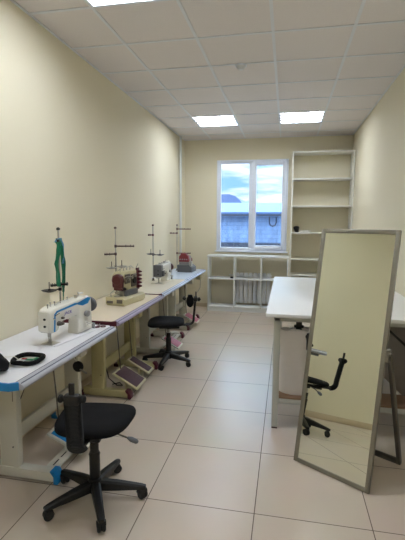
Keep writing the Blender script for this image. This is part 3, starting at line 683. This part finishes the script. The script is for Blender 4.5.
# ------------------------------------------------------------------ swivel chairs
def office_chair(label, loc, rz, base_rz, pad):
    """origin on the floor, seat front towards +Y, back stem at -Y"""
    t = thing('swivel_chair', label, 'chair', loc, rz, 'black swivel chairs at the sewing tables')
    SZ = 0.485
    base = MB(); base.lathe([(0, 0.05), (0.034, 0.05), (0.04, 0.06), (0.038, 0.13), (0.03, 0.135), (0, 0.135)])
    for k in range(5):
        a = 2 * PI * k / 5; u = Vector((math.cos(a), math.sin(a), 0)); v = Vector((-u.y, u.x, 0))
        pr = []
        R = 0.27
        sec = [(0.02, 0.026, 0.065, 0.12), (0.12, 0.024, 0.062, 0.108), (0.22, 0.020, 0.060, 0.090), (R - 0.01, 0.019, 0.058, 0.082), (R + 0.012, 0.014, 0.06, 0.076)]
        vs = []
        for r_, w, z0, z1 in sec:
            c = u * r_
            vs.append([base.bm.verts.new(c + v * sx * w + Vector((0, 0, z))) for sx, z in ((-1, z0), (1, z0), (1, z1 - 0.008), (0.55, z1), (-0.55, z1), (-1, z1 - 0.008))])
        for A, B in zip(vs, vs[1:]):
            for q in range(6): base.bm.faces.new((A[q], A[(q + 1) % 6], B[(q + 1) % 6], B[q]))
        base.bm.faces.new(vs[0][::-1]); base.bm.faces.new(vs[-1])
    bmesh.ops.recalc_face_normals(base.bm, faces=base.bm.faces)
    bo = base.build('base', 'black', t, rot=(0, 0, base_rz - rz))
    for k in range(5):
        a = 2 * PI * k / 5
        c = MB()
        c.lathe([(0, -0.022), (0.020, -0.022), (0.026, -0.017), (0.026, -0.006), (0.020, -0.003), (0.020, 0.003), (0.026, 0.006), (0.026, 0.017), (0.020, 0.022), (0, 0.022)], (0, 0, 0.026), 'Y', 20)
        c.prism([(-0.028, 0.03), (-0.024, 0.046), (-0.008, 0.056), (0.012, 0.056), (0.018, 0.04), (0.010, 0.030)], 'Y', -0.024, 0.024, 0.003)
        c.cyl((0.0, 0, 0.05), (0.0, 0, 0.066), 0.009, n=10)
        co = c.build('caster', 'rubber', bo, (0.262 * math.cos(a), 0.262 * math.sin(a), 0), (0, 0, a + random.uniform(-1, 1)))
    g = MB(); g.cyl((0, 0, 0.12), (0, 0, 0.27), 0.029, n=20, bev=0.003); g.cyl((0, 0, 0.27), (0, 0, 0.285), 0.032, 0.026, n=20); g.cyl((0, 0, 0.285), (0, 0, 0.34), 0.024, n=18)
    g.build('gas_lift_cover', 'black', t)
    MB().cyl((0, 0, 0.33), (0, 0, SZ - 0.065), 0.015, n=16).build('gas_lift_rod', 'steel', t)
    p = MB(); p.bb(-0.07, 0.07, -0.12, 0.10, SZ - 0.085, SZ - 0.062, 0.006); p.cyl((0, 0, SZ - 0.10), (0, 0, SZ - 0.07), 0.03, n=16); p.build('seat_plate', 'black', t)
    # seat: rounded trapezoid cushion, domed
    out = []
    n = 48
    for i in range(n):
        a = 2 * PI * i / n; ca, sa = math.cos(a), math.sin(a)
        ex = 0.62
        x = math.copysign(abs(ca) ** ex, ca); y = math.copysign(abs(sa) ** ex, sa)
        wx = 0.205 * (1 + 0.10 * y)
        out.append((x * wx, y * (0.205 if y > 0 else 0.195) + 0.02))
    rings = [(0.80, -0.042), (0.95, -0.040), (1.0, -0.032), (1.0, -0.018), (0.975, -0.008), (0.90, 0.0), (0.6, 0.003), (0.25, -0.003)]
    s = MB(); R = []
    for k, dz in rings:
        R.append([s.bm.verts.new((x * k, (y - 0.02) * k + 0.02, SZ + dz - (0.012 * max(0, (y - 0.1) / 0.12) ** 2 if k > 0.5 else 0))) for x, y in out])
    for A, B in zip(R, R[1:]):
        for q in range(n): s.bm.faces.new((A[q], A[(q + 1) % n], B[(q + 1) % n], B[q]))
    s.bm.faces.new(R[0][::-1]); s.bm.faces.new(R[-1])
    s.build('seat', 'fabric', t, ang=60)
    # height lever
    l = MB(); l.tube([(0.05, 0.0, SZ - 0.075), (0.14, -0.02, SZ - 0.085), (0.20, -0.03, SZ - 0.10)], 0.005, 8); lo = l.build('height_lever', 'dsteel', t)
    l = MB(); l.tube([(0.195, -0.029, SZ - 0.098), (0.215, -0.034, SZ - 0.104), (0.245, -0.04, SZ - 0.112), (0.255, -0.042, SZ - 0.115)], [0.007, 0.014, 0.013, 0.007], 12); l.build('lever_grip', 'grey', lo)
    # J shaped back stem inside a ribbed rubber sleeve
    BK = 0.022
    pts = [(0, -0.06, SZ - 0.066), (0, -0.15, SZ - 0.060), (0, -0.20 - BK, SZ - 0.054)]
    pts += [(0, -0.20 - BK - 0.055 * math.sin(b), SZ + 0.001 - 0.055 * math.cos(b)) for b in [i * PI / 2 / 6 for i in range(1, 7)]]
    top = 0.71
    pts += [(0, -0.256 - BK, SZ + 0.04), (0, -0.262 - BK, SZ + 0.10), (0, -0.268 - BK, SZ + 0.17), (0, -0.275 - BK, top)]
    if pad:
        m_ = MB(); m_.tube(pts, 0.013, 10, sx=1.7); m_.build('back_stem', 'black', t)
    else:
        m_ = MB(); m_.tube(pts[:8] , 0.012, 10, sx=2.2); m_.build('back_stem', 'black', t)
        sl = MB(); P = [Vector(p) for p in pts[2:]]
        cum = [0]
        for A, B in zip(P, P[1:]): cum.append(cum[-1] + (B - A).length)
        nn = 46; q = []; rr = []
        for i in range(nn * 2 + 1):
            d = cum[-1] * i / (nn * 2); k = max(j for j in range(len(cum)) if cum[j] <= d + 1e-9); k = min(k, len(P) - 2)
            q.append(P[k].lerp(P[k + 1], (d - cum[k]) / (cum[k + 1] - cum[k]))); rr.append(0.021 if i % 2 else 0.0175)
        sl.tube(q, rr, 16, sx=2.1); sl.build('rubber_sleeve', 'rubber', t, ang=20)
    mh = MB(); mh.bb(-0.038, 0.038, -0.297, -0.255, top - 0.02, top + 0.03, 0.010); mh.bb(-0.013, 0.013, -0.285, -0.272, top, top + 0.085, 0.003)
    mh.build('back_bracket', 'black', t)
    for sx in (() if pad else (-1, 1)):
        kb = MB(); kb.cyl((sx * 0.036, -0.276, top + 0.008), (sx * 0.046, -0.276, top + 0.008), 0.008, n=10)
        kb.lathe([(0, 0), (0.016, 0), (0.02, 0.004), (0.02, 0.014), (0.014, 0.02), (0, 0.02)], (sx * 0.044 if sx > 0 else sx * 0.064, -0.276, top + 0.008), 'X', 12)
        kb.build('knob', 'rubber', t)
    if pad:
        b = MB(); b.sphere((0, -0.215, top - 0.02), 0.05, (0.45, 0.85, 1.4), 18); b.bb(-0.02, 0.02, -0.24, -0.19, top - 0.03, top + 0.05, 0.008); b.build('back_pad_mount', 'fabric', t)
        for y_, z_ in ((-0.312, top + 0.0), (-0.152, top + 0.012)):
            b = MB(); b.cyl((0, y_ - 0.02, z_), (0, y_ + 0.02, z_), 0.008, n=10); b.lathe([(0, -0.012), (0.018, -0.012), (0.023, -0.006), (0.023, 0.006), (0.018, 0.012), (0, 0.012)], (0, y_, z_), 'Y', 14); b.build('knob', 'rubber', t)
    for c_ in t.children:
        if c_.name.split('.')[0] in ('back_bracket', 'knob', 'back_pad_mount'): c_.location.y = -BK
    return t
office_chair('black swivel chair without backrest cushion, nearest, by the blue capped table', (0.823, 2.005, 0), 0.14, math.radians(-130), False)
office_chair('black swivel chair at the second and third tables, farther from the viewer', (0.59, 4.29, 0), math.radians(105), math.radians(-92), True)

# ------------------------------------------------------------------ cutting table
t = thing('cutting_table', 'large white cutting table against the wall behind the standing mirror', 'table', (0, 0, 0))
TX0, TX1, TY0, TY1, TZ = 1.705, W - 0.002, 2.93, 5.02, 0.905
MB().bb(TX0, TX1, TY0, TY1, TZ - 0.026, TZ, 0.002).build('tabletop', 'lam', t)
a = MB(); a.bb(TX0 + 0.06, TX1 - 0.03, TY0 + 0.10, TY0 + 0.13, TZ - 0.075, TZ - 0.026, 0.002); a.bb(TX0 + 0.06, TX1 - 0.03, TY1 - 0.13, TY1 - 0.10, TZ - 0.075, TZ - 0.026, 0.002)
a.bb(TX0 + 0.06, TX0 + 0.09, TY0 + 0.13, TY1 - 0.13, TZ - 0.075, TZ - 0.026, 0.002); a.build('apron', 'legpaint', t)
for lx in (TX0 + 0.055, TX1 - 0.09):
    for ly in (TY0 + 0.10, TY1 - 0.15):
        o = MB().bb(lx, lx + 0.046, ly, ly + 0.046, 0.012, TZ - 0.026, 0.003).build('leg', 'legpaint', t)
        MB().bb(lx + 0.002, lx + 0.044, ly + 0.002, ly + 0.044, 0.0, 0.012).build('foot_cap', 'brown', o)
s = MB(); x0, x1 = TX0 + 0.101, TX1 - 0.09
s.bb(x0, x1, TY0 + 0.11, TY0 + 0.14, 0.195, 0.235, 0.003); s.build('lower_rail', 'legpaint', t)
MB().bb(x0, x1, TY0 + 0.30, TY0 + 0.33, 0.195, 0.235, 0.003).build('lower_rail', 'legpaint', t)
for xx in (TX0 + 0.062, TX1 - 0.085): MB().bb(xx, xx + 0.03, TY0 + 0.146, TY1 - 0.15, 0.195, 0.235, 0.003).build('side_rail', 'legpaint', t)
MB().bb(TX0 + 0.105, x1, TY0 + 0.11, TY0 + 0.34, 0.236, 0.25, 0.001).build('lower_shelf', 'cardboard', t, label='thin brown lower shelf')

# upright white wadding roll on the lower shelf
t = thing('wadding_roll', 'upright white wadding roll standing under the cutting table', 'fabric roll', (1.938, 3.17, 0.251))
r = MB(); n = 40; rings = []
for i in range(24):
    z = 0.50 * i / 23
    ring = []
    for k in range(n):
        a = 2 * PI * k / n
        rr = 0.130 + 0.004 * noise.noise(Vector((math.cos(a) * 2, math.sin(a) * 2, z * 5)))
        if i == 23: z2 = z - 0.008 + 0.012 * noise.noise(Vector((math.cos(a) * 4, math.sin(a) * 4, 1)))
        else: z2 = z
        ring.append(r.bm.verts.new((rr * math.cos(a), rr * 0.62 * math.sin(a), z2)))
    rings.append(ring)
for A, B in zip(rings, rings[1:]):
    for k in range(n): r.bm.faces.new((A[k], A[(k + 1) % n], B[(k + 1) % n], B[k]))
r.bm.faces.new(rings[0][::-1])
inner = [r.bm.verts.new((v.co.x * 0.80, v.co.y * 0.80, v.co.z - 0.006)) for v in rings[-1]]
low = [r.bm.verts.new((v.co.x * 0.72, v.co.y * 0.72, 0.44)) for v in rings[-1]]
for k in range(n):
    r.bm.faces.new((rings[-1][k], rings[-1][(k + 1) % n], inner[(k + 1) % n], inner[k])); r.bm.faces.new((inner[k], inner[(k + 1) % n], low[(k + 1) % n], low[k]))
r.bm.faces.new(low)
r.build('outer_layer', 'roll', t)
r = MB(); sp = []
for i in range(60):
    a = i * 0.22; q = 0.082 - 0.0012 * i; sp.append((q * math.cos(a), q * 0.62 * math.sin(a), 0.486))
r.tube(sp, [0.008] * 60, 6)
for v in r.bm.verts: 
    if v.co.z < 0.482: v.co.z = 0.439
r.build('rolled_layers', 'roll', t)
# black clamp post standing in the roll, up to the table underside
t = thing('black_post', 'black upright post with crossbar showing above the wadding roll', 'post', (1.945, 3.17, 0.251))
p = MB(); p.bb(-0.022, 0.022, -0.012, 0.012, 0.441, 0.625, 0.002); p.bb(-0.036, 0.036, -0.014, 0.014, 0.505, 0.525, 0.004); p.build('post_bar', 'black', t)

# grey boards leaning under the table by the wall
t = thing('grey_board', 'grey board leaning at an angle under the cutting table by the wall', 'board', (2.575, 3.24, 0.251), 0.0)
p = MB(); p.prism([(0.155, 0.0), (-0.21, 0.34), (-0.02, 0.575), (0.24, 0.575), (0.24, 0.06)], 'Y', 0.0, 0.014, 0.001); p.build('rear_board', 'board', t)
p = MB(); p.prism([(0.24, 0.30), (-0.045, 0.56), (-0.035, 0.572), (0.24, 0.325)], 'Y', -0.012, -0.001, 0.001); p.build('edge_strip', 'black', t)

# ------------------------------------------------------------------ standing mirror
MX, MY = (1.916 + 2.337) / 2, (2.629 + 2.349) / 2
ang = math.atan2(-0.28, 0.421) + 0.016
t = thing('standing_mirror', 'tall framed floor mirror leaning on a hinged stand before the cutting table', 'mirror', (MX, MY, 0), ang)
LEAN = 10.0
hw, L, fw, ft = 0.248, 1.53, 0.026, 0.022
R = Matrix.Rotation(math.radians(-LEAN), 4, 'X')
f = MB()
for sx in (-1, 1): f.bb(sx * hw, sx * (hw - fw), 0, ft, 0.0, L, 0.003)
f.bb(-hw + fw, hw - fw, 0, ft, 0.0, fw, 0.003); f.bb(-hw + fw, hw - fw, 0, ft, L - fw, L, 0.003)
f.bm.transform(Matrix.Translation((0, 0, 0.004)) @ R); f.build('mirror_frame', 'alu', t)
g = MB(); g.bb(-hw + fw - 0.004, hw - fw + 0.004, 0.007, 0.012, fw - 0.004, L - fw + 0.004); g.bm.transform(Matrix.Translation((0, 0, 0.004)) @ R); g.build('mirror_glass', 'mirror', t)
g = MB(); g.bb(-hw + fw - 0.004, hw - fw + 0.004, 0.0125, 0.018, fw - 0.004, L - fw + 0.004); g.bm.transform(Matrix.Translation((0, 0, 0.004)) @ R); g.build('back_board', 'board', t)
hz = 0.80; hy = hz * math.tan(math.radians(LEAN)) + 0.024
s = MB(); a0 = math.atan2(0.45 - hy, hz - 0.012)
for sx in (-1, 1):
    c = Vector((sx * (hw + 0.014), (hy + 0.45) / 2, hz / 2 + 0.006)); ln = math.hypot(0.45 - hy, hz - 0.012)
    s.box(c, (0.022, 0.036, ln), 0.002, Matrix.Rotation(a0, 4, 'X'))
s.bb(-hw - 0.024, hw + 0.024, 0.436, 0.466, 0.0, 0.030, 0.002)
s.build('stand_frame', 'dsteel', t)
for sx in (-1, 1):
    h = MB(); h.cyl((sx * (hw + 0.001), hy - 0.012, hz), (sx * (hw + 0.024), hy - 0.012, hz), 0.012, n=14, bev=0.002)
    h.bb(sx * (hw - 0.002), sx * (hw + 0.016), hy - 0.025, hy + 0.02, hz - (0.05 if sx > 0 else 0.09), hz + 0.025, 0.004)
    h.build('hinge', 'alu' if sx > 0 else 'black', t)

# ------------------------------------------------------------------ light
world = bpy.data.worlds.new('World'); scene.world = world; world.use_nodes = True
nt = world.node_tree; N = nt.nodes; Lk = nt.links; bg = N['Background']
tc = N.new('ShaderNodeTexCoord'); mp = N.new('ShaderNodeMapping'); mp.inputs['Scale'].default_value = (1.2, 1.2, 6.0); mp.inputs['Location'].default_value = (0.3, 0.2, 0.35)
Lk.new(tc.outputs['Generated'], mp.inputs['Vector'])
nz = N.new('ShaderNodeTexNoise'); nz.inputs['Scale'].default_value = 5.0; nz.inputs['Detail'].default_value = 5; nz.inputs['Roughness'].default_value = 0.5
Lk.new(mp.outputs[0], nz.inputs['Vector'])
rp = N.new('ShaderNodeValToRGB'); rp.color_ramp.elements[0].position = 0.42; rp.color_ramp.elements[1].position = 0.56
rp.color_ramp.elements[0].color = (0.22, 0.43, 0.66, 1); rp.color_ramp.elements[1].color = (0.78, 0.85, 0.94, 1)
Lk.new(nz.outputs['Fac'], rp.inputs[0]); Lk.new(rp.outputs[0], bg.inputs['Color'])
sx = N.new('ShaderNodeSeparateXYZ'); Lk.new(tc.outputs['Generated'], sx.inputs[0])
el = N.new('ShaderNodeMapRange'); el.inputs[1].default_value = 0.12; el.inputs[2].default_value = 0.7; el.inputs[3].default_value = 0.62; el.inputs[4].default_value = 5.0
Lk.new(sx.outputs[2], el.inputs[0]); Lk.new(el.outputs[0], bg.inputs['Strength'])   # bright overcast overhead, dimmer towards the horizon

# ------------------------------------------------------------------ camera
yaw, pitch, roll = 0.1989, -0.1146, 0.006
cy_, sy_, cp, sp_, cr, sr = math.cos(yaw), math.sin(yaw), math.cos(pitch), math.sin(pitch), math.cos(roll), math.sin(roll)
fv = Vector((-sy_ * cp, cy_ * cp, sp_)); rv = Vector((cy_, sy_, 0)); uv = rv.cross(fv)
r2 = cr * rv + sr * uv; u2 = -sr * rv + cr * uv
cam = bpy.data.cameras.new('camera'); co = bpy.data.objects.new('camera', cam); COL.objects.link(co)
m4 = Matrix.Identity(4)
for i in range(3): m4[i][0] = r2[i]; m4[i][1] = u2[i]; m4[i][2] = -fv[i]
m4[0][3], m4[1][3], m4[2][3] = 1.8322, 0.0, 1.5476
co.matrix_world = m4
cam.sensor_fit = 'HORIZONTAL'; cam.sensor_width = 36.0; cam.lens = 36.0 * 414.086 / 405
cam.clip_start = 0.02; cam.clip_end = 400
scene.camera = co
vs = scene.view_settings
vs.view_transform = 'Standard'; vs.look = 'None'; vs.exposure = 1.62; vs.gamma = 1.0; vs.use_curve_mapping = False
